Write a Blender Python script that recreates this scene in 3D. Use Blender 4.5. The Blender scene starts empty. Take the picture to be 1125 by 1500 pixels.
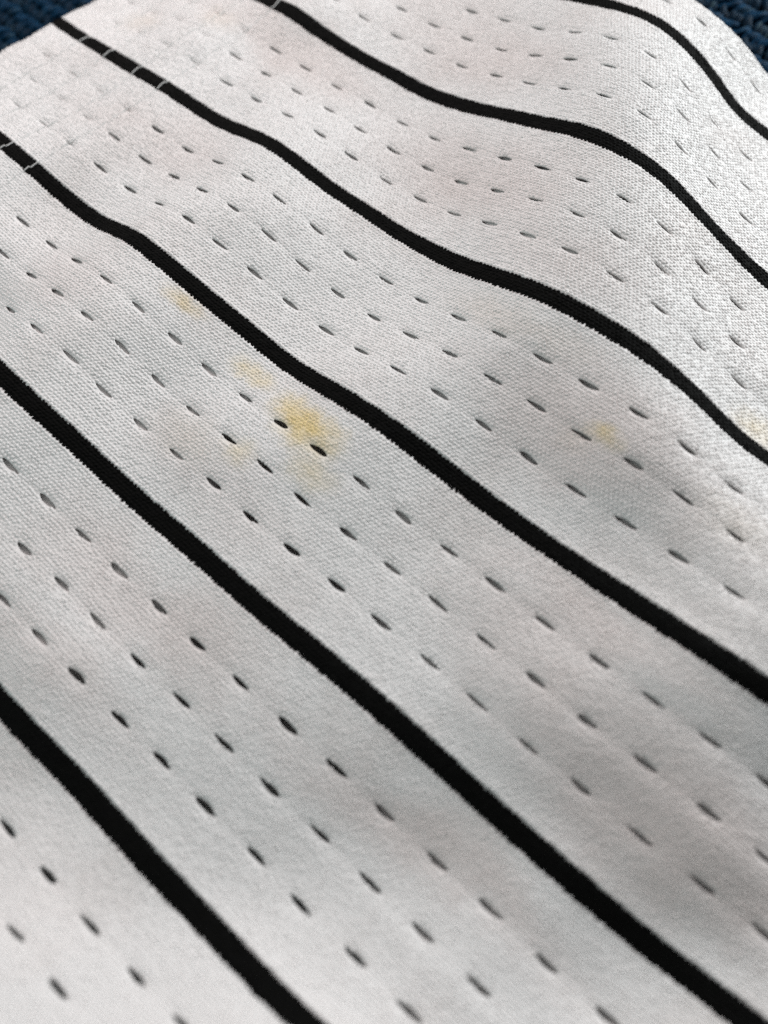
import bpy, math, random
import numpy as np
from mathutils import Matrix, Vector
random.seed(7); rng = np.random.default_rng(7)

P = 0.0254                       # stripe pitch: one inch, the unit of the fabric coordinates (u across, v along the stripes)
scene = bpy.context.scene
col = scene.collection

# ------------------------------------------------------------------ camera
cam_d = bpy.data.cameras.new('camera')
cam = bpy.data.objects.new('camera', cam_d); col.objects.link(cam)
cam_rot = Matrix(((0.98387478, 0.17885866, 0.0), (-0.16011208, 0.88075262, -0.4456893), (-0.07971539, 0.43850246, 0.89518772)))
cam.matrix_world = Matrix.Translation(Vector((-0.12151994, -2.59570794, 3.25898388)) * P) @ cam_rot.to_4x4()
cam_d.sensor_fit = 'VERTICAL'; cam_d.sensor_height = 36.0; cam_d.lens = 36.0 * 1200 / 1500
cam_d.clip_start = 0.005; cam_d.clip_end = 20.0
cam_d.dof.use_dof = True; cam_d.dof.focus_distance = 4.2 * P; cam_d.dof.aperture_fstop = 13.0
scene.camera = cam

# ------------------------------------------------------------------ light: a window far right, soft room light
world = bpy.data.worlds.new('World'); scene.world = world; world.use_nodes = True
bg = world.node_tree.nodes['Background']
bg.inputs['Color'].default_value = (0.96, 0.985, 0.985, 1); bg.inputs['Strength'].default_value = 0.125

def area(name, loc, target, sx, sy, power, color):
    l = bpy.data.lights.new(name, 'AREA'); l.shape = 'RECTANGLE'; l.size = sx; l.size_y = sy
    l.energy = power; l.color = color
    o = bpy.data.objects.new(name, l); col.objects.link(o)
    d = Vector(target) - Vector(loc)
    o.matrix_world = Matrix.Translation(Vector(loc)) @ d.to_track_quat('-Z', 'Y').to_matrix().to_4x4()
    return o
area('window_light', (0.27, 0.115, 0.115), (0.05, 0.045, 0), 0.16, 0.20, 1.02, (0.94, 0.985, 0.99))
area('room_lamp_light', (-0.05, 0.21, 0.16), (0, 0.07, 0), 0.12, 0.12, 0.345, (1.0, 0.885, 0.875))
area('far_window_light', (-0.34, -0.10, 0.17), (-0.02, -0.03, 0), 0.2, 0.3, 0.42, (0.78, 0.99, 0.98))

vs = scene.view_settings
vs.view_transform = 'Standard'; vs.look = 'None'; vs.exposure = 0.0; vs.gamma = 1.0; vs.use_curve_mapping = False

# ------------------------------------------------------------------ the cloth surface: cubic B-spline over (u, v)
NU, NV, U0, V0, HS = 23, 26, -1.2, -2.8, 0.4
CTRL = np.array([int(t) for t in """
215 16595 -765 859 15811 -753 1503 15026 -725 2148 14242 -675 2789 13462 -597 3435 12680 -509 4070 11910 -398 4730 11124 -318 5353 10387 -139 6075 9554 -165 6650 8823 22 7333 7964 -118 7901 7248 -125 8557 6379 -513 9017 5719 -771 9559 4883 -787
10121 4157 -787 10705 3371 -787 11338 2590 -787 11972 1804 -787 12624 1020 -787 13277 238 -787 13934 -541 -787 14590 -1316 -787 15249 -2088 -787 15912 -2862 -787 -570 15955 -747 73 15170 -718 717 14386 -679 1360 13602 -622 2004 12819 -551 2645 12039 -465
3292 11260 -370 3930 10488 -257 4588 9707 -188 5222 8953 -37 5902 8147 -24 6533 7369 57 7178 6542 -82 7737 5779 -337 8265 5002 -763 8800 4278 -787 9364 3495 -787 9973 2720 -787 10591 1939 -787 11231 1158 -787 11878 377 -787 12532 -401 -787
13189 -1177 -787 13847 -1952 -787 14506 -2725 -787 15165 -3498 -787 -1357 15313 -704 -712 14529 -665 -69 13744 -621 575 12960 -568 1218 12176 -502 1863 11394 -424 2505 10616 -334 3158 9835 -242 3803 9069 -92 4482 8278 -70 5098 7523 109 5743 6719 81
6362 5948 113 6985 5132 -162 7481 4407 -584 8022 3620 -786 8628 2850 -787 9221 2074 -787 9849 1293 -787 10484 513 -787 11133 -265 -787 11788 -1041 -787 12446 -1816 -787 13105 -2589 -787 13764 -3362 -787 14426 -4133 -787 -2141 14673 -630 -1497 13888 -595
-854 13103 -558 -211 12317 -512 433 11533 -453 1075 10751 -383 1725 9970 -301 2359 9193 -204 3017 8408 -208 3639 7677 55 4338 6857 -35 4970 6089 246 5615 5250 65 6204 4489 -32 6637 3745 -726 7316 2986 -630 7862 2209 -786 8484 1431 -787
9099 652 -787 9738 -129 -787 10387 -907 -787 11045 -1681 -787 11704 -2453 -787 12364 -3225 -787 13023 -3998 -787 13685 -4769 -787 -2926 14034 -534 -2281 13249 -509 -1639 12462 -486 -995 11676 -449 -355 10890 -403 295 10107 -333 935 9322 -292 1604 8536 -198
2231 7769 162 2999 6958 -286 3525 6242 225 4139 5459 186 4782 4712 523 5450 3873 130 5799 3221 -348 6524 2336 -591 7109 1577 -754 7730 791 -786 8350 10 -787 8988 -771 -787 9641 -1547 -787 10302 -2318 -787 10964 -3088 -787 11624 -3860 -787
12282 -4634 -787 12941 -5407 -787 -3704 13401 -409 -3065 12611 -407 -2423 11824 -398 -1783 11035 -385 -1137 10251 -331 -503 9463 -311 154 8699 -145 769 7890 -488 1406 7137 -259 2072 6366 -234 2826 5575 -296 3429 4771 99 3997 4053 443 4698 3184 466
5172 2446 -124 5718 1710 -483 6369 930 -526 6979 139 -772 7590 -632 -785 8238 -1415 -787 8894 -2186 -787 9561 -2951 -787 10224 -3719 -787 10884 -4492 -787 11537 -5269 -787 12195 -6045 -787 -4487 12767 -255 -3845 11977 -275 -3208 11187 -296 -2566 10397 -298
-1930 9608 -285 -1274 8821 -193 -638 8028 -246 59 7287 243 681 6475 -175 1379 5731 -248 2012 4911 -217 2632 4150 -85 3232 3379 244 3803 2659 588 4516 1827 216 4871 1097 -237 5651 224 -536 6180 -476 -615 6843 -1294 -775 7477 -2052 -778
8151 -2823 -777 8819 -3580 -765 9485 -4348 -759 10138 -5125 -764 10787 -5906 -773 11434 -6688 -778 -5251 12139 -65 -4626 11345 -107 -3988 10553 -164 -3355 9762 -199 -2710 8965 -231 -2091 8192 -119 -1429 7411 -13 -792 6625 -249 -110 5829 -331 576 5056 -360
1205 4286 -475 1889 3504 -184 2457 2737 96 3064 1912 326 3640 1180 514 4337 366 88 4755 -338 -390 5490 -1183 -474 6059 -1914 -665 6729 -2707 -703 7406 -3446 -592 8078 -4205 -533 8737 -4979 -535 9382 -5763 -591 10023 -6548 -662 10661 -7335 -719
-6030 11513 191 -5393 10716 93 -4768 9924 23 -4134 9127 -98 -3505 8339 -88 -2851 7494 -316 -2189 6789 255 -1544 5988 -127 -913 5267 -64 -217 4439 -212 425 3648 -220 1037 2853 -440 1665 2070 -151 2291 1341 323 2917 522 422 3508 -234 342
4079 -1024 -33 4645 -1767 -361 5276 -2584 -574 5985 -3316 -389 6657 -4061 -299 7331 -4836 -268 7972 -5619 -340 8609 -6407 -451 9239 -7194 -560 9882 -7982 -660 -6758 10892 437 -6166 10087 352 -5524 9298 231 -4926 8503 132 -4277 7717 -63 -3734 6945 160
-3093 6120 -15 -2328 5366 -27 -1599 4544 -274 -999 3831 206 -408 3023 -171 333 2234 -221 918 1462 -227 1375 669 28 1974 -48 492 2805 -888 430 3310 -1606 248 3905 -2424 -214 4568 -3187 -156 5235 -3935 -93 5920 -4704 -40 6551 -5480 -130
7186 -6264 -297 7813 -7041 -457 8445 -7831 -582 9062 -8613 -708 -7565 10237 740 -6900 9458 610 -6295 8662 495 -5645 7875 378 -5077 7073 244 -4376 6272 102 -3706 5514 56 -3117 4689 50 -2495 4004 -167 -1803 3153 35 -1144 2398 202 -540 1601 -212
65 763 -265 790 22 -98 1331 -812 216 1930 -1496 126 2561 -2372 619 3258 -3036 259 3766 -3808 96 4507 -4563 180 5111 -5331 44 5760 -6121 -212 6384 -6867 -434 7018 -7656 -586 7641 -8441 -694 8268 -9265 -760 -8293 9599 967 -7661 8820 857
-7040 8022 729 -6411 7236 597 -5808 6425 427 -5154 5656 170 -4555 4863 162 -3911 4072 197 -3232 3275 -162 -2623 2577 302 -1996 1770 -4 -1405 1024 -92 -723 239 -287 -220 -537 101 524 -1304 94 1165 -2101 -92 1742 -2935 -113 2425 -3681 57
3011 -4454 285 3722 -5239 242 4348 -5997 -173 4954 -6649 -503 5588 -7476 -620 6213 -8254 -706 6840 -9071 -744 7450 -9819 -771 -9040 8979 1067 -8438 8175 1002 -7804 7391 900 -7200 6591 746 -6548 5817 611 -5998 5012 366 -5249 4257 495 -4684 3463 52
-4044 2678 -156 -3395 1928 271 -2785 1091 210 -2132 342 7 -1491 -506 -220 -852 -1232 85 -244 -2070 103 388 -2750 -158 1003 -3550 84 1667 -4303 -23 2226 -5192 384 2923 -5707 -86 3452 -6277 -691 4147 -7325 -587 4782 -8061 -637 5417 -8913 -632
6051 -9668 -645 6693 -10587 -630 -9852 8329 1088 -9218 7544 1047 -8604 6752 958 -7974 5964 830 -7369 5173 647 -6714 4393 537 -6120 3606 268 -5454 2837 487 -4877 2052 144 -4248 1294 321 -3553 527 261 -3057 -231 -213 -2379 -1010 44 -1808 -1761 -115
-1101 -2634 -91 -452 -3362 -156 190 -4151 -160 750 -5052 189 1407 -5558 -207 2145 -6636 169 2797 -7151 -421 3399 -7959 -469 4033 -8725 -380 4669 -9516 -338 5311 -10300 -273 6007 -11048 -267 -10635 7706 1089 -10023 6917 1041 -9399 6127 942 -8783 5341 784
-8153 4554 610 -7545 3779 416 -6887 2995 223 -6279 2231 92 -5589 1392 -476 -5038 701 426 -4439 -169 267 -3758 -911 98 -3119 -1754 -201 -2430 -2510 -27 -1881 -3273 -15 -1188 -4018 -43 -537 -4804 -42 120 -5571 -204 738 -6486 -200 1297 -6973 -625
2017 -7911 -362 2664 -8524 -88 3292 -9345 -41 3947 -10081 100 4601 -10870 192 5252 -11587 326 -11449 7089 1071 -10824 6302 996 -10206 5515 855 -9582 4731 675 -8965 3951 482 -8332 3175 272 -7715 2403 92 -7070 1624 -114 -6464 846 115 -5843 26 62
-5205 -717 322 -4595 -1521 -2 -3999 -2246 18 -3393 -3070 -237 -2687 -3858 -51 -2027 -4707 -95 -1409 -5394 -193 -766 -6197 -578 -92 -6896 -88 524 -7805 -402 1194 -8271 141 1903 -9142 233 2565 -9848 449 3234 -10628 584 3892 -11364 743 4560 -12189 866
-12247 6480 1027 -11631 5693 903 -11008 4908 732 -10389 4126 547 -9764 3346 352 -9145 2568 165 -8512 1787 -7 -7888 994 -62 -7244 198 -103 -6635 -580 135 -6002 -1374 131 -5391 -2178 289 -4730 -2933 69 -4041 -3738 340 -3514 -4458 -181 -2855 -5171 -101
-2253 -6052 -362 -1510 -6870 -67 -959 -7622 -20 -181 -8267 281 537 -8942 555 1210 -9603 817 1872 -10368 965 2544 -11098 1062 3205 -11861 1097 3875 -12579 1111 -13056 5870 949 -12434 5084 790 -11814 4298 620 -11191 3514 442 -10570 2731 266 -9943 1946 105
-9318 1157 -8 -8683 365 -70 -8055 -423 -11 -7424 -1220 4 -6785 -2001 55 -6162 -2797 -112 -5514 -3599 -256 -4947 -4343 -96 -4218 -5114 -59 -3636 -5986 -45 -2873 -6719 61 -2358 -7219 562 -1392 -7749 918 -864 -8646 967 -136 -9313 1078 529 -10078 1106
1209 -10802 1114 1871 -11557 1117 2539 -12299 1117 3183 -13079 1117 -13859 5255 860 -13238 4468 701 -12616 3680 541 -11994 2894 380 -11369 2106 229 -10743 1317 107 -10112 524 27 -9480 -268 10 -8848 -1062 16 -8212 -1845 57 -7592 -2646 32 -6943 -3413 -1
-6352 -4225 52 -5582 -4919 122 -5072 -5809 232 -4187 -6221 650 -3620 -7178 733 -2736 -7419 1107 -2107 -8266 1112 -1413 -8942 1116 -768 -9739 1117 -106 -10468 1117 555 -11230 1118 1220 -11974 1118 1879 -12732 1118 2542 -13468 1118 -14663 4633 794 -14039 3845 648
-13416 3056 500 -12792 2267 359 -12166 1476 238 -11537 683 151 -10904 -110 113 -10269 -902 117 -9634 -1690 159 -9001 -2482 194 -8357 -3265 232 -7723 -4055 273 -7039 -4810 376 -6401 -5558 570 -5617 -6123 963 -4832 -6625 1103 -4081 -7183 1116 -3465 -7999 1117
-2699 -8575 1118 -2058 -9368 1118 -1393 -10101 1118 -741 -10876 1118 -82 -11626 1118 575 -12387 1118 1235 -13138 1118 1885 -13909 1118 -15463 4007 760 -14838 3217 625 -14214 2427 490 -13588 1635 369 -12960 842 276 -12328 49 225 -11692 -744 222 -11053 -1533 269
-10413 -2319 343 -9767 -3098 437 -9119 -3875 537 -8445 -4627 680 -7774 -5354 889 -7021 -5990 1074 -6299 -6576 1114 -5521 -7081 1117 -4784 -7696 1118 -4039 -8283 1118 -3371 -9037 1118 -2682 -9740 1118 -2028 -10512 1118 -1372 -11263 1118 -719 -12030 1118 -62 -12786 1118
594 -13546 1118 1253 -14293 1118 -16261 3378 751 -15635 2587 624 -15010 1796 497 -14383 1003 395 -13752 208 328 -13117 -586 309 -12478 -1376 345 -11836 -2160 431 -11189 -2938 560 -10536 -3709 710 -9860 -4463 894 -9180 -5194 1047 -8441 -5866 1106 -7740 -6493 1117
-6941 -7014 1118 -6168 -7528 1118 -5403 -8039 1118 -4726 -8758 1118 -3999 -9398 1118 -3331 -10165 1118 -2663 -10896 1118 -2008 -11670 1118 -1352 -12425 1118 -698 -13190 1118 -41 -13944 1118 611 -14720 1118 -17052 2742 793 -16434 1959 609 -15807 1166 501 -15179 371 415
-14544 -427 375 -13907 -1220 390 -13266 -2007 460 -12623 -2782 595 -11979 -3550 755 -11298 -4311 966 -10641 -5062 1079 -9866 -5753 1113 -9247 -6416 1117 -8284 -6920 1118 -7638 -7527 1118 -6823 -7941 1118 -6168 -8617 1118 -5301 -8967 1118 -4676 -9927 1118 -3948 -10499 1118
-3296 -11344 1118 -2640 -12042 1118 -1987 -12845 1118 -1331 -13580 1118 -682 -14365 1118 -1 -15008 1118
""".split()], float).reshape(NU, NV, 3) * 1e-5

RO, SV = 0.21649, 0.26097        # eyelet row offset from band centre, eyelet spacing along a row
UE, RU = -0.425, 0.022           # folded edge on the right and its radius
RV = 0.020                       # turned hem
SEAMS = (-1.245, -1.0, -0.735, -0.515)
HALF = 0.0435                     # half width of a black stripe
U_MAX, V_MAX, V_MIN = 6.3, 5.5, -1.78

def _b(t): return np.stack([(1-t)**3/6, (3*t**3-6*t**2+4)/6, (-3*t**3+3*t**2+3*t+1)/6, t**3/6], -1)
def _d(t): return np.stack([-(1-t)**2/2, (9*t**2-12*t)/6, (-9*t**2+6*t+3)/6, t**2/2], -1)
def spline(u, v):
    a = (u-U0)/HS; i = np.clip(np.floor(a).astype(int), 0, NU-4); a = a-i
    b = (v-V0)/HS; j = np.clip(np.floor(b).astype(int), 0, NV-4); b = b-j
    fu, fv, du, dv = _b(a), _b(b), _d(a)/HS, _d(b)/HS
    p = np.zeros((len(u), 3)); pu = p.copy(); pv = p.copy()
    for m in range(4):
        for n in range(4):
            c = CTRL[i+m, j+n]
            p += c*(fu[:, m]*fv[:, n])[:, None]; pu += c*(du[:, m]*fv[:, n])[:, None]; pv += c*(fu[:, m]*dv[:, n])[:, None]
    return p, pu, pv
def hem_v(u):
    return -1.495 - 0.135*(2.46-u) + 0.007*np.sin(u*9.0+1.0) + 0.005*np.sin(u*23.0) - 0.014*np.exp(-((u-np.round(u))/0.06)**2)
def wrinkle(u, v):
    """small ripples of the limp cloth, in pitches"""
    r = 0.0040*np.sin(3.1*u+2.2*v+1.3*np.sin(1.7*v+u)) + 0.0030*np.sin(6.3*u-3.7*v+1.1*np.sin(2.9*v)) + 0.0016*np.sin(13.0*v+7.0*u+2.0*np.sin(3.0*u-v))
    e = np.abs(u-np.round(u))
    r += 0.006*np.exp(-(e/0.06)**2)*(0.6+0.4*np.sin(2.3*v+1.7*np.round(u)))     # stripes sit a little proud
    f = u-np.floor(u)
    for c in (.5-RO, .5, .5+RO):                                                # faint pucker along each row of eyelets
        r -= 0.0017*np.exp(-((f-c)/0.022)**2)*(0.7+0.5*np.sin(5.0*v+9.0*c+3.0*np.floor(u)))
    t = np.clip((v-2.6)/1.4, 0, 1)
    r += 0.0045*t*np.cos(4*math.pi*u+0.5*np.sin(1.3*v)) + 0.0022*t*np.cos(10*math.pi*u+1.1*np.sin(0.9*v+u))    # long pleats along the stripes, near right
    r += 0.0030*np.exp(-((np.sin(2.1*u-1.6*v+.6*np.sin(2.2*u)))/0.16)**2)*np.sin(1.1*u+2.0*v)                # soft creases
    for s in SEAMS:                                                             # hem seams pull the cloth in
        r -= 0.003*np.exp(-((v-s)/0.035)**2)
    return r
def cloth(u, v, off=0.0):
    """position on the cloth and its normal; off in pitches along the normal; the right edge and the hem roll under"""
    u = np.asarray(u, float); v = np.asarray(v, float)
    ue = UE + 0.012*np.sin(v*4.0+0.6) + 0.006*np.sin(v*11.0); hv = hem_v(u)
    su = np.maximum(ue-u, 0); sw = np.maximum(hv-v, 0)
    uc = np.maximum(u, ue); vc = np.maximum(v, hv)
    p, pu, pv = spline(uc, vc)
    n = np.cross(pu, pv); n /= np.linalg.norm(n, axis=1)[:, None]
    n *= np.sign(n[:, 2])[:, None]
    tu = -pu/np.linalg.norm(pu, axis=1)[:, None]; tv = -pv/np.linalg.norm(pv, axis=1)[:, None]
    p = p + n*(wrinkle(uc, vc)*P)[:, None]
    nn = n.copy()
    for s, R, t in ((su, RU, tu), (sw, RV, tv)):
        a = np.minimum(s/R, math.pi*0.93); rest = np.maximum(s - R*math.pi*0.93, 0)
        ca, sa = np.cos(a), np.sin(a)
        p = p + t*((R*sa + rest*ca)*P)[:, None] - n*((R*(1-ca) + rest*sa)*P)[:, None]
        k = s > 0
        nn[k] = (n*ca[:, None] + t*sa[:, None])[k]
    return p + nn*(np.asarray(off)*P if np.ndim(off) == 0 else (np.asarray(off)*P)[:, None]), nn

# ------------------------------------------------------------------ materials
def new_mat(name):
    m = bpy.data.materials.new(name); m.use_nodes = True
    nt = m.node_tree; b = nt.nodes['Principled BSDF']
    return m, nt, b
class N:
    """tiny node-graph helper"""
    def __init__(s, nt): s.nt = nt
    def n(s, typ, **kw):
        x = s.nt.nodes.new(typ)
        for k, v in kw.items(): setattr(x, k, v)
        return x
    def link(s, a, b): s.nt.links.new(a, b)
    def put(s, sock, v):
        if isinstance(v, (int, float, tuple)): sock.default_value = v
        else: s.link(v, sock)
    def math(s, op, a, b=0.0, c=0.0):
        x = s.n('ShaderNodeMath', operation=op)
        s.put(x.inputs[0], a); s.put(x.inputs[1], b); s.put(x.inputs[2], c)
        return x.outputs[0]
    def noise(s, vec, scale, detail=2.0, rough=0.5, out=0):
        x = s.n('ShaderNodeTexNoise'); s.link(vec, x.inputs['Vector'])
        x.inputs['Scale'].default_value = scale; x.inputs['Detail'].default_value = detail; x.inputs['Roughness'].default_value = rough
        return x.outputs[out]
    def mix(s, f, a, b, blend='MIX'):
        x = s.n('ShaderNodeMix', data_type='RGBA', blend_type=blend)
        s.put(x.inputs[0], f); s.put(x.inputs[6], a); s.put(x.inputs[7], b)
        return x.outputs[2]
    def ramp(s, f, lo, hi):
        x = s.n('ShaderNodeMapRange', interpolation_type='SMOOTHSTEP'); s.put(x.inputs[0], f)
        x.inputs[1].default_value = lo; x.inputs[2].default_value = hi
        return x.outputs[0]

def knit_bump(g, uv, depth):
    """broad unevenness of the knit and fine fibre; the loops themselves are geometry"""
    h = g.math('MULTIPLY_ADD', g.noise(uv, 24.0, 2.0, 0.6), 0.5, g.math('MULTIPLY', g.noise(uv, 180.0, 2.0, 0.6), 0.25))
    b = g.n('ShaderNodeBump'); b.inputs['Strength'].default_value = 0.6; b.inputs['Distance'].default_value = depth
    g.link(h, b.inputs['Height'])
    return b.outputs[0], g.noise(uv, 60.0, 1.0, 0.5), g.noise(uv, 45.0, 2.0, 0.6)

STAINS = [  # u, v, radius u, radius v, strength, hue 0 yellow .. 1 brown
    (3.235, 1.97, .105, .19, .72, .05), (3.215, 1.90, .055, .085, .75, .12), (3.19, 1.80, .085, .12, .5, .1), (3.16, 1.48, .06, .13, .45, .05), (3.10, .92, .055, .13, .55, .25),
    (3.52, 1.80, .075, .09, .26, .0), (3.39, 2.15, .075, .14, .30, .05), (2.455, 3.07, .05, .09, .42, .0), (2.53, 2.98, .06, .09, .2, .9),
    (1.88, 3.60, .10, .12, .35, .2), (2.19, 2.24, .10, .28, .22, .9), (2.18, 2.62, .08, .2, .16, .9), (1.33, -.72, .10, .14, .22, .8), (1.62, -1.15, .12, .16, .2, .8),
    (2.45, 3.75, .12, .2, .16, .8), (3.62, 1.55, .12, .2, .10, .5)]

SOIL_SHADE = [  # broad soil marks, partly shade of the folds painted into the colour: u, v, radius u, radius v, strength
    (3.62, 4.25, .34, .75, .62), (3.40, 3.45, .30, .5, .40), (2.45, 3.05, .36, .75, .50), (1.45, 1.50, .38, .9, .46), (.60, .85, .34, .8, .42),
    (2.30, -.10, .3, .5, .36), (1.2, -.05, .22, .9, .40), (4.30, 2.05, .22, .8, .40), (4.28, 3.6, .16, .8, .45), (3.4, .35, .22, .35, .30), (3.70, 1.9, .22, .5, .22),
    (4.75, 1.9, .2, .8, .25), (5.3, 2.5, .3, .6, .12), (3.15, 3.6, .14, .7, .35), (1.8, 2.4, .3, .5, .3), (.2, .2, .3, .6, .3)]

def make_white(name, stained=True):
    m, nt, b = new_mat(name); g = N(nt)
    uv = g.n('ShaderNodeUVMap').outputs[0]
    nrm, loops, irr = knit_bump(g, uv, 0.00017)
    b.inputs['Roughness'].default_value = 0.48
    b.inputs['Specular IOR Level'].default_value = 0.5
    b.inputs['Sheen Weight'].default_value = 0.12; b.inputs['Sheen Roughness'].default_value = 0.4
    g.link(nrm, b.inputs['Normal'])
    c = (0.82, 0.80, 0.792, 1)
    if stained:
        soil = g.ramp(g.noise(uv, 1.15, 4.0, 0.55), 0.46, 0.68)
        c = g.mix(g.math('MULTIPLY', soil, 0.30), c, (0.70, 0.625, 0.60, 1))
        grey = g.ramp(g.noise(uv, 2.3, 3.0, 0.6), 0.50, 0.75)
        c = g.mix(g.math('MULTIPLY', grey, 0.15), c, (0.62, 0.60, 0.585, 1))
        tints = g.noise(uv, 11.0, 3.0, 0.6)
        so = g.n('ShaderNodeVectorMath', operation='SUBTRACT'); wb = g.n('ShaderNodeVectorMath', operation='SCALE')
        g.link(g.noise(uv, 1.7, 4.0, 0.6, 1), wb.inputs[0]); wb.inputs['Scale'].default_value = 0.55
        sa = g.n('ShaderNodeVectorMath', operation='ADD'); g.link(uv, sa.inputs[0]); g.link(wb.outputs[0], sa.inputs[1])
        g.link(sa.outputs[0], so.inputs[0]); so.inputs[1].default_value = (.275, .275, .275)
        for (su, sv_, ru, rv, st) in SOIL_SHADE:
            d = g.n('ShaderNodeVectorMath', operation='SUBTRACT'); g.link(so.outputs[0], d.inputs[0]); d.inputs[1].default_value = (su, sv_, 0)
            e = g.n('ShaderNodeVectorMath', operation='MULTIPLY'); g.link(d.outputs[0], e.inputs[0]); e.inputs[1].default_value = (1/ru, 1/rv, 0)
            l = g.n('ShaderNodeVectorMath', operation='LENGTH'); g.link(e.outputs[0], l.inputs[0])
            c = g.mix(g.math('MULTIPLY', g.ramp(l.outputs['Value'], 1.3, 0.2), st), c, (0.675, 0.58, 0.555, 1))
        wv = g.n('ShaderNodeVectorMath', operation='ADD')
        wn = g.n('ShaderNodeVectorMath', operation='SCALE'); g.link(g.noise(uv, 9.0, 5.0, 0.68, 1), wn.inputs[0]); wn.inputs['Scale'].default_value = 0.16
        g.link(uv, wv.inputs[0]); g.link(wn.outputs[0], wv.inputs[1])
        off = g.n('ShaderNodeVectorMath', operation='SUBTRACT'); g.link(wv.outputs[0], off.inputs[0]); off.inputs[1].default_value = (.08, .08, .08)
        for (su, sv_, ru, rv, st, hue) in STAINS:
            d = g.n('ShaderNodeVectorMath', operation='SUBTRACT'); g.link(off.outputs[0], d.inputs[0]); d.inputs[1].default_value = (su, sv_, 0)
            e = g.n('ShaderNodeVectorMath', operation='MULTIPLY'); g.link(d.outputs[0], e.inputs[0]); e.inputs[1].default_value = (1/ru, 1/rv, 0)
            l = g.n('ShaderNodeVectorMath', operation='LENGTH'); g.link(e.outputs[0], l.inputs[0])
            f = g.math('MULTIPLY', g.ramp(l.outputs['Value'], 1.55, 0.0), g.math('MULTIPLY', st, g.math('MULTIPLY_ADD', tints, 1.7, 0.2)))
            yel, bro = (0.80, 0.61, 0.23), (0.70, 0.58, 0.50)
            cc = tuple(yel[k]*(1-hue)+bro[k]*hue for k in range(3)) + (1,)
            c = g.mix(f, c, cc)
    c = g.mix(g.math('MULTIPLY', g.ramp(irr, .5, 1.), .25), c, (0.86, 0.86, 0.86, 1))
    if isinstance(c, tuple): b.inputs['Base Color'].default_value = c
    else: g.link(c, b.inputs['Base Color'])
    return m

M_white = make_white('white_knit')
M_back = make_white('white_knit_behind', False)

def make_black():
    m, nt, b = new_mat('black_knit'); g = N(nt)
    uv = g.n('ShaderNodeUVMap').outputs[0]
    nrm, loops, irr = knit_bump(g, uv, 0.00010)
    g.link(nrm, b.inputs['Normal'])
    b.inputs['Roughness'].default_value = 0.75; b.inputs['Specular IOR Level'].default_value = 0.08
    g.link(g.mix(g.ramp(irr, .6, 1.0), (0.0016, 0.0016, 0.0014, 1), (0.010, 0.010, 0.0088, 1)), b.inputs['Base Color'])
    return m
M_black = make_black()

m_, nt_, b_ = new_mat('sewing_thread'); M_thread = m_
b_.inputs['Base Color'].default_value = (0.62, 0.62, 0.61, 1); b_.inputs['Roughness'].default_value = 0.5

def make_yarn(name, ca, cb, cc):
    m, nt, b = new_mat(name); g = N(nt)
    uv = g.n('ShaderNodeUVMap').outputs[0]; oi = g.n('ShaderNodeObjectInfo')
    mul = g.n('ShaderNodeVectorMath', operation='SCALE'); mul.inputs[0].default_value = (311.0, 57.0, 13.0); g.link(oi.outputs['Random'], mul.inputs['Scale'])
    add = g.n('ShaderNodeVectorMath', operation='ADD'); g.link(uv, add.inputs[0]); g.link(mul.outputs[0], add.inputs[1])
    st = g.n('ShaderNodeVectorMath', operation='MULTIPLY'); g.link(add.outputs[0], st.inputs[0]); st.inputs[1].default_value = (.30, 3.0, 1)
    fib = g.noise(st.outputs[0], 2.2, 3.0, 0.65)
    c = g.mix(g.ramp(fib, .36, .66), ca, cb)
    pale = g.ramp(g.noise(st.outputs[0], 0.9, 2.0, 0.6), .55, .72)
    c = g.mix(g.math('MULTIPLY', pale, g.ramp(oi.outputs['Random'], .25, .8)), c, cc)
    g.link(c, b.inputs['Base Color'])
    bp = g.n('ShaderNodeBump'); bp.inputs['Distance'].default_value = 0.00025; bp.inputs['Strength'].default_value = 0.9
    g.link(fib, bp.inputs['Height']); g.link(bp.outputs[0], b.inputs['Normal'])
    b.inputs['Roughness'].default_value = 0.5; b.inputs['Specular IOR Level'].default_value = 0.06
    return m
M_warp = make_yarn('navy_yarn', (0.001, 0.006, 0.014, 1), (0.003, 0.028, 0.060, 1), (0.060, 0.105, 0.12, 1))
M_weft = make_yarn('blue_yarn', (0.001, 0.009, 0.024, 1), (0.004, 0.050, 0.115, 1), (0.075, 0.125, 0.135, 1))
m_, nt_, b_ = new_mat('dark_backing'); M_base = m_
b_.inputs['Base Color'].default_value = (0.004, 0.009, 0.017, 1); b_.inputs['Roughness'].default_value = 0.95

# ------------------------------------------------------------------ helpers
def mesh_obj(name, verts, faces, mat, parent=None, uv=None, smooth=True):
    me = bpy.data.meshes.new(name); me.from_pydata(verts, [], faces); me.update()
    if uv is not None:
        lay = me.uv_layers.new(name='UVMap')
        li = np.empty(len(me.loops), np.int32); me.loops.foreach_get('vertex_index', li)
        lay.data.foreach_set('uv', np.asarray(uv, np.float32)[li].ravel())
    if smooth: me.polygons.foreach_set('use_smooth', np.ones(len(me.polygons), bool))
    me.materials.append(mat)
    o = bpy.data.objects.new(name, me); col.objects.link(o)
    if parent: o.parent = parent
    return o
def solidify(o, t):
    md = o.modifiers.new('thickness', 'SOLIDIFY'); md.thickness = t; md.offset = -1.0
    md.use_rim = True; md.use_quality_normals = True
    return o

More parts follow.
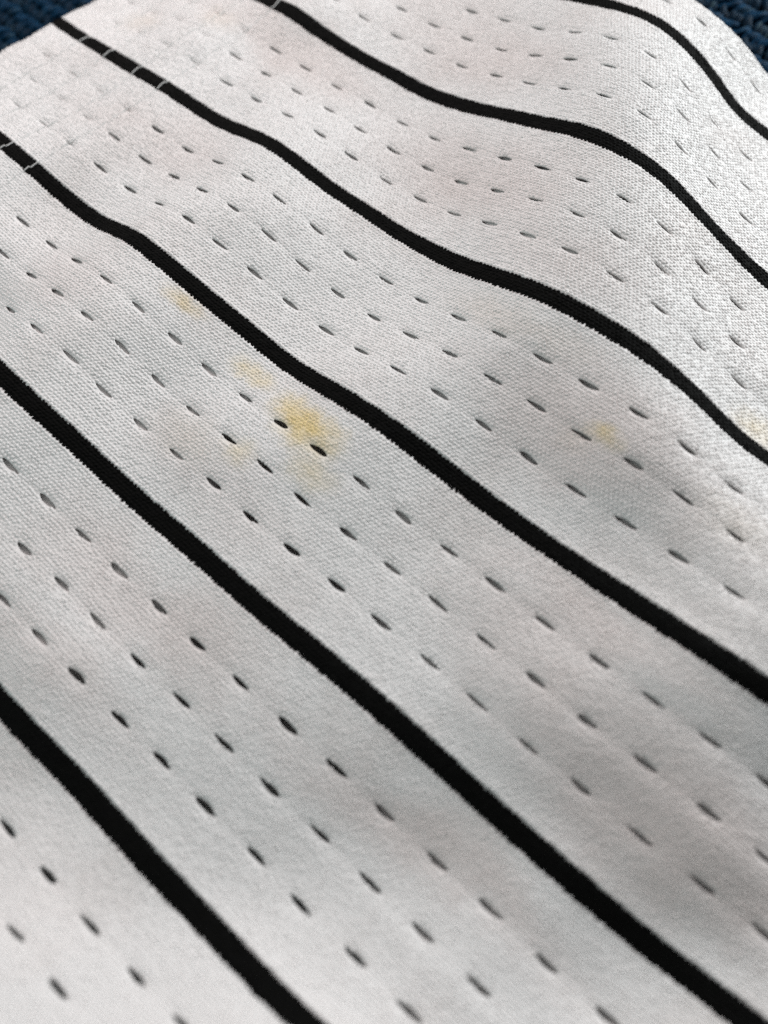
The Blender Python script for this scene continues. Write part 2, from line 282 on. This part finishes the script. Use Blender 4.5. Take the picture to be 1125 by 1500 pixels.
# ------------------------------------------------------------------ the surface it lies on: dark blue woven upholstery
Z_UP = -0.38*P
base = mesh_obj('upholstery', [(-.6, -.6, Z_UP-.0016), (.6, -.6, Z_UP-.0016), (.6, .6, Z_UP-.0016), (-.6, .6, Z_UP-.0016)], [(0, 1, 2, 3)], M_base, smooth=False)
base['kind'] = 'structure'; base['label'] = 'dark navy blue coarse woven upholstery under the jersey'

def yarn_mesh(name, x0, x1, pitch, phase, sign, rad, amp, twist, seed, mat):
    """a plump two-ply yarn along +X that floats over two neighbours and dives under two"""
    r = np.random.default_rng(seed)
    n = int((x1-x0)/pitch*7); K = 14
    x = np.linspace(x0, x1, n)
    ph = 0.5*math.pi*(x-x0)/pitch + phase
    z = sign*amp*np.tanh(1.6*np.cos(ph))/np.tanh(1.6)
    y = 0.00022*np.sin(x*140+seed) + 0.00014*np.sin(x*610+seed*2)
    th = np.linspace(0, 2*math.pi, K, endpoint=False)
    fat = (1 + 0.10*np.sin(x*330+seed) + 0.07*np.sin(x*911+seed*3))*(0.86 + 0.16*sign*np.cos(ph))
    R = rad*fat[:, None]*(1 + 0.34*np.cos(2*(th[None, :] - x[:, None]*twist)) + 0.07*np.cos(7*(th[None, :] - x[:, None]*twist*.9)) + 0.03*r.standard_normal((n, K)))
    vx = np.repeat(x[:, None], K, 1); vy = y[:, None] + R*np.cos(th); vz = z[:, None] + 0.8*R*np.sin(th)
    V = np.stack([vx, vy, vz], -1).reshape(-1, 3)
    i = np.arange(n-1)[:, None]*K; k = np.arange(K)[None, :]; k2 = (k+1) % K
    F = np.stack([i+k, i+K+k, i+K+k2, i+k2], -1).reshape(-1, 4)
    uv = np.stack([np.repeat(x[:, None], K, 1)*1000, (th[None, :] - x[:, None]*twist)/(2*math.pi)*4], -1).reshape(-1, 2)
    me = bpy.data.meshes.new(name); me.from_pydata(V.tolist(), [], F.tolist()); me.update()
    lay_ = me.uv_layers.new(name='UVMap'); lay_.data.foreach_set('uv', uv[F.ravel()].astype(np.float32).ravel())
    me.polygons.foreach_set('use_smooth', np.ones(len(me.polygons), bool)); me.materials.append(mat)
    return me
YP = 0.0018                                     # yarn spacing
WX, WY0, WY1 = 0.155, -0.012, 0.185               # the weave runs under the far half of the jersey and beyond it
W_ANG = math.radians(-9)
warp = [yarn_mesh('yarn', WY0, WY1, YP, .5*math.pi*(k-.5), 1, .00088, .00052, 760, 11+k, M_warp) for k in range(4)]
weft = [yarn_mesh('yarn', -WX, WX, YP, .5*math.pi*(k-.5), -1, .00092, .00046, -700, 31+k, M_weft) for k in range(4)]
piv = Matrix.Translation((0, 0, Z_UP)) @ Matrix.Rotation(W_ANG, 4, 'Z')
def lay(me, loc, rz):
    o = bpy.data.objects.new('yarn', me); col.objects.link(o)
    o.matrix_world = piv @ Matrix.Translation(loc) @ Matrix.Rotation(rz, 4, 'Z'); o.parent = base
n_warp = int(2*WX/YP)
for k in range(n_warp): lay(warp[k % 4], (-WX + (k+.5)*YP, 0, 0), math.pi/2)
for k in range(int((WY1-WY0)/YP)): lay(weft[k % 4], (0, WY0 + (k+.5)*YP, 0), 0)

# ------------------------------------------------------------------ the jersey
jersey = bpy.data.objects.new('baseball_jersey', None); col.objects.link(jersey)
jersey.location = (0, 0, Z_UP)
jersey['label'] = 'white perforated knit jersey with black pinstripes and yellow stains, laid in soft folds'
jersey['category'] = 'jersey'
THICK = 0.00028
def local(pts): return (pts - np.array([0, 0, Z_UP])).tolist()

# all eyelets on the lattice: (band k, u, v)
eyelets = {}
for k in range(-1, 6):
    for row, ou in ((-1, -RO), (0, 0.0), (1, RO)):
        u = k + .5 + ou
        if u < UE + .08 or u > U_MAX - .15: continue
        for i in range(-7, 22):
            v = (i + (.5 if row == 0 else 0))*SV
            if v > V_MAX - .15 or v < hem_v(np.array([u]))[0] + .10: continue
            eyelets.setdefault(k, []).append((u + random.gauss(0, .003), v + random.gauss(0, .004)))

DU = 0.0205; DV = 0.0180
vg = np.arange(V_MIN, V_MAX+1e-6, DV); nv_ = len(vg)

def open_width(u, v):
    """how far an eyelet gapes (pitches), from slits that are nearly closed to open leaf shapes"""
    w = 0.0125
    if u < 0.95: w = 0.0120
    if u < 0.95 and v > 1.9: w = 0.0095
    if 0.95 < u < 2 and v > 2.2: w = 0.0110
    if v < SEAMS[-1]: w = 0.0042
    if 2 < u < 3 and .9 < v < 2.1: w = 0.0115
    if u > 4: w = 0.0135
    if u > 3 and v > 3.0: w = min(w, 0.0125)
    return w*random.uniform(.78, 1.12)

def dimple(u, v, holes):
    """the cloth sinks a little round each eyelet"""
    d = np.zeros(len(u))
    for (hu, hv) in holes:
        m = (np.abs(u-hu) < .1) & (np.abs(v-hv) < .2)
        if not m.any(): continue
        du, dv = (u[m]-hu)/.030, (v[m]-hv)/.066
        d[m] -= (.0075 if hu > .95 or hv < 1.6 else .0025)*np.exp(-(du**2+dv**2))
    return d

ROWS, LOOPS = 59.0, 44.0        # knit rows and loops per pitch
cam_inv = np.array(cam.matrix_world.inverted())
def in_view(p, margin):
    q = p @ cam_inv[:3, :3].T + cam_inv[:3, 3]
    x, y = -q[:, 0]/q[:, 2]*1200/562.5, -q[:, 1]/q[:, 2]*1200/750
    return (np.abs(x) < margin) & (np.abs(y) < margin) & (q[:, 2] < 0)
def knit_loops(panel, ulo, uhi, mat, holes, cut):
    """the knit itself: small leaning yarn loops in rows along the stripes, one joined mesh per panel"""
    r = np.arange(math.ceil(ulo*ROWS-.5), math.floor(uhi*ROWS-.5)+1)
    j = np.arange(int(V_MIN*LOOPS), int(V_MAX*LOOPS))
    R, J = np.meshgrid(r, j, indexing='ij'); R = R.ravel(); J = J.ravel(); n = len(R)
    odd = R % 2
    slow = .0030*np.sin(R*.37+J*.021) + .0022*np.sin(J*.13+R*.11)
    u = (R+.5)/ROWS + rng.normal(0, .0011, n) + .0018*np.sin(J*.9+R*1.7)
    v = (J+.5*odd)/LOOPS + rng.normal(0, .0016, n) + slow
    keep = (v > hem_v(u) - .03) & (v < V_MAX - .02) & (u > UE - .05) & (u < U_MAX - .02)
    for (hu, hv, w, L) in cut:
        keep &= ((u-hu)/(w+.0045))**2 + ((v-hv)/(L+.004))**2 > 1
    u, v, odd = u[keep], v[keep], odd[keep]
    c, nn = cloth(u, v, 0.0); k2 = in_view(c, 1.32)
    u, v, odd = u[k2], v[k2], odd[k2]; n = len(u)
    if not n: return
    c, nn = cloth(u, v, dimple(u, v, holes))
    tu = cloth(u+.004, v)[0] - cloth(u-.004, v)[0]; tu /= np.linalg.norm(tu, axis=1)[:, None]
    tv = np.cross(nn, tu)
    lean = np.where(odd == 0, 1, -1)*.36 + rng.normal(0, .13, n)
    A = .0087*(1+rng.normal(0, .08, n)); B = .0130*(1+rng.normal(0, .10, n)); Hh = .0042*np.clip(1+rng.normal(0, .26, n), .4, 1.7)
    tilt = rng.normal(0, .12, n)
    th = np.arange(6)*math.pi/3
    prof = [(1.0*math.cos(t), 1.0*math.sin(t), -.25) for t in th] + [(.66*math.cos(t), .66*math.sin(t), .68) for t in th] + [(0, 0, 1.0)]
    cl, sl = np.cos(lean), np.sin(lean)
    V = np.empty((n, 13, 3)); UVv = np.empty((n, 13, 2))
    for q, (a, b_, z) in enumerate(prof):
        x0, y0 = A*a, B*b_
        x = x0*cl - y0*sl; y = x0*sl + y0*cl
        V[:, q] = c + tu*(x*P)[:, None] + tv*(y*P)[:, None] + nn*((Hh*z + tilt*x0*.6)*P)[:, None]
        UVv[:, q, 0] = u; UVv[:, q, 1] = v
    F = []
    for q in range(6):
        e = (q+1) % 6; F += [(q, e, 6+e), (q, 6+e, 6+q), (6+q, 6+e, 12)]
    F = (np.array(F)[None] + (np.arange(n)*13)[:, None, None]).reshape(-1, 3)
    V = V.reshape(-1, 3) - np.array([0, 0, Z_UP])
    me = bpy.data.meshes.new('knit_loops'); me.vertices.add(len(V)); me.vertices.foreach_set('co', V.ravel().astype(np.float32))
    me.loops.add(F.size); me.loops.foreach_set('vertex_index', F.ravel().astype(np.int32))
    me.polygons.add(len(F)); me.polygons.foreach_set('loop_start', np.arange(0, F.size, 3, dtype=np.int32))
    me.update(calc_edges=True); me.polygons.foreach_set('use_smooth', np.ones(len(F), bool))
    me.uv_layers.new(name='UVMap').data.foreach_set('uv', UVv.reshape(-1, 2)[F.ravel()].astype(np.float32).ravel())
    me.materials.append(mat)
    o = bpy.data.objects.new('knit_loops', me); col.objects.link(o); o.parent = panel; o['kind'] = 'stuff'
    global N_TRI
    N_TRI += len(F)
N_TRI = 0

def build_band(k, ulo, uhi, edge_lo, edge_hi):
    """one white band between two stripes with its eyelets cut out as real openings"""
    holes = eyelets.get(k, []); cut = []
    ncol = max(3, int(round((uhi-ulo)/DU))); ug = np.linspace(ulo, uhi, ncol+1)
    UU, VV = np.meshgrid(ug, vg, indexing='ij')
    UU = UU.copy()
    saw = 0.0012*rng_saw[:nv_]
    if edge_lo: UU[0] += saw
    if edge_hi: UU[-1] += saw
    uvs = [np.stack([UU.ravel(), VV.ravel()], -1)]
    cnt = UU.size
    dead = np.zeros((ncol, nv_-1), bool)
    faces = []
    idx = np.arange(cnt).reshape(ncol+1, nv_)
    extra = []
    for (hu, hv) in holes:
        ci = int(round((hu-ulo)/(uhi-ulo)*ncol)); cj = int(round((hv-V_MIN)/DV))
        i0, i1, j0, j1 = ci-2, ci+2, cj-5, cj+5
        if i0 < 1 or i1 > ncol-1 or j0 < 1 or j1 > nv_-2 or dead[i0:i1, j0:j1].any(): continue
        dead[i0:i1, j0:j1] = True
        loop = [(i, j0) for i in range(i0, i1)] + [(i1, j) for j in range(j0, j1)] + [(i, j1) for i in range(i1, i0, -1)] + [(i0, j) for j in range(j1, j0, -1)]
        outer = [idx[i, j] for i, j in loop]
        ou = np.array([[ug[i], vg[j]] for i, j in loop])
        w = open_width(hu, hv); L = 0.056*random.uniform(.9, 1.08) if hv > SEAMS[-1] else 0.04
        cut.append((hu, hv, w, L))
        hm = (i1-i0)/2*DU; vm = (j1-j0)/2*DV
        ang = np.arctan2((ou[:, 0]-hu)/hm, (ou[:, 1]-hv)/vm)
        sn, cs = np.sin(ang), np.cos(ang)
        rot = random.gauss(0, .025)
        lu = w*np.sign(sn)*np.abs(sn)**1.25*(1+.12*np.cos(ang*3+hu*9)); lv = L*cs
        inner = np.stack([hu + lu + rot*lv, hv + lv], -1)
        prev = outer
        for t in (.35, .65, .86, 1.0):
            ring = ou*(1-t) + inner*t
            ids = list(range(cnt, cnt+len(ring))); cnt += len(ring); extra.append(ring)
            n = len(ids)
            for a in range(n):
                b = (a+1) % n
                faces.append((prev[a], prev[b], ids[b], ids[a]))
            prev = ids
    I, J = np.nonzero(~dead)
    quads = np.stack([idx[I, J], idx[I+1, J], idx[I+1, J+1], idx[I, J+1]], -1).tolist()
    uv = np.concatenate(uvs + extra)
    off = dimple(uv[:, 0], uv[:, 1], holes)
    pts, _ = cloth(uv[:, 0], uv[:, 1], off)
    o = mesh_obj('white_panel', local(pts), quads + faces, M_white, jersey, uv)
    solidify(o, THICK)
    knit_loops(o, ulo, uhi, M_white, holes, cut)
    return o
rng_saw = rng.standard_normal(nv_)
u_start = UE - RU*math.pi - .30
build_band(-1, u_start, 0 - HALF, False, True)
for k in range(0, 5): build_band(k, k + HALF, k + 1 - HALF, True, True)
build_band(5, 5 + HALF, U_MAX, True, False)

# the six black stripes knitted between the bands
def build_stripe(k):
    ug = np.linspace(k-HALF, k+HALF, 7)
    UU, VV = np.meshgrid(ug, vg, indexing='ij'); UU = UU.copy()
    saw = 0.0012*rng_saw
    UU[0] += saw; UU[-1] += saw
    pts, _ = cloth(UU.ravel(), VV.ravel(), 0.0)
    idx = np.arange(UU.size).reshape(UU.shape)
    q = np.stack([idx[:-1, :-1], idx[1:, :-1], idx[1:, 1:], idx[:-1, 1:]], -1).reshape(-1, 4).tolist()
    o = mesh_obj('pinstripe', local(pts), q, M_black, jersey, np.stack([UU.ravel(), VV.ravel()], -1))
    solidify(o, THICK)
    knit_loops(o, k-HALF, k+HALF, M_black, [], [])
for k in range(6): build_stripe(k)

# the layer of the jersey folded underneath, seen grey through the eyelets; it sags away in a hollow
def sst(x, a, b):
    t = np.clip((x-a)/(b-a), 0, 1); return t*t*(3-2*t)
def gap(u, v):
    lo = np.interp(u, [2.5, 3.2, 3.5, 3.75, 4.2, 5.0, 6.0], [1.95, 1.70, 1.55, 1.9, 2.15, 2.0, 1.6])
    hi = np.interp(u, [2.5, 3.2, 3.5, 3.75, 4.2, 5.0, 6.0], [1.85, 2.2, 2.4, 2.85, 3.2, 3.9, 6.0])
    deep = sst(v, lo-.12, lo+.12)*(1-sst(v, hi-.15, hi+.15))*sst(u, 2.95, 3.2)
    mid = 0.005 + 0.010*(0.5+0.5*np.sin(1.9*u+1.1*v)*np.sin(1.3*v-.7*u))
    mid = np.where(v < SEAMS[-1]+.1, .002, mid)
    mid = mid + .012*sst(v, 2.4, 3.0)*sst(u, 1.9, 2.2)
    mid = mid + .05*sst(v, 1.3, 1.9)*(1-sst(u, 1.0, 1.6))
    return THICK/P + mid + 0.10*deep
ub = np.arange(UE+.02, U_MAX, .06); vb = np.arange(-1.5, V_MAX, .06)
UU, VV = np.meshgrid(ub, vb, indexing='ij')
pts, _ = cloth(UU.ravel(), VV.ravel(), -gap(UU.ravel(), VV.ravel()) - .006)
idx = np.arange(UU.size).reshape(UU.shape)
q = np.stack([idx[:-1, :-1], idx[1:, :-1], idx[1:, 1:], idx[:-1, 1:]], -1).reshape(-1, 4).tolist()
solidify(mesh_obj('under_layer', local(pts), q, M_back, jersey, np.stack([UU.ravel(), VV.ravel()], -1)), .0003)

# hem stitching: rows of thread parallel to the hem
def stitch_row(v0, seed):
    r = np.random.default_rng(seed)
    n = 1500; u = np.linspace(UE+.03, 4.2, n)
    s = (u/0.094) % 1.0                                         # one stitch, then a dive through the cloth
    lift = np.where(s < .90, .0020*np.sin(np.clip(s/.90, 0, 1)*math.pi)**.5 + .0022, -.008)
    # over the stripes the float of the thread lies open
    for k in range(0, 5):
        lift = np.where(np.abs(u-k) < HALF+.006, .0075, lift)
    v = v0 + .006*np.sin(u*3+seed) + .012*((s-.5)) + .004*np.sin(u*17.0+seed)
    c, nn = cloth(u, v, lift - .0028)
    t = np.gradient(c, axis=0); t /= np.linalg.norm(t, axis=1)[:, None]
    bn = np.cross(nn, t); rad = .0033*P
    K = 6; V = []
    for a in range(K):
        th = 2*math.pi*a/K; V.append(c + (nn*math.sin(th) + bn*math.cos(th))*rad)
    V = np.stack(V, 1).reshape(-1, 3)
    i = np.arange(n-1)[:, None]*K; k = np.arange(K)[None, :]; k2 = (k+1) % K
    F = np.stack([i+k, i+K+k, i+K+k2, i+k2], -1).reshape(-1, 4).tolist()
    mesh_obj('hem_stitching', local(V), F, M_thread, jersey)
for n, v0 in enumerate(SEAMS): stitch_row(v0, n)

scene.cycles.use_denoising = False
scene.cycles.max_bounces = 8; scene.cycles.diffuse_bounces = 5
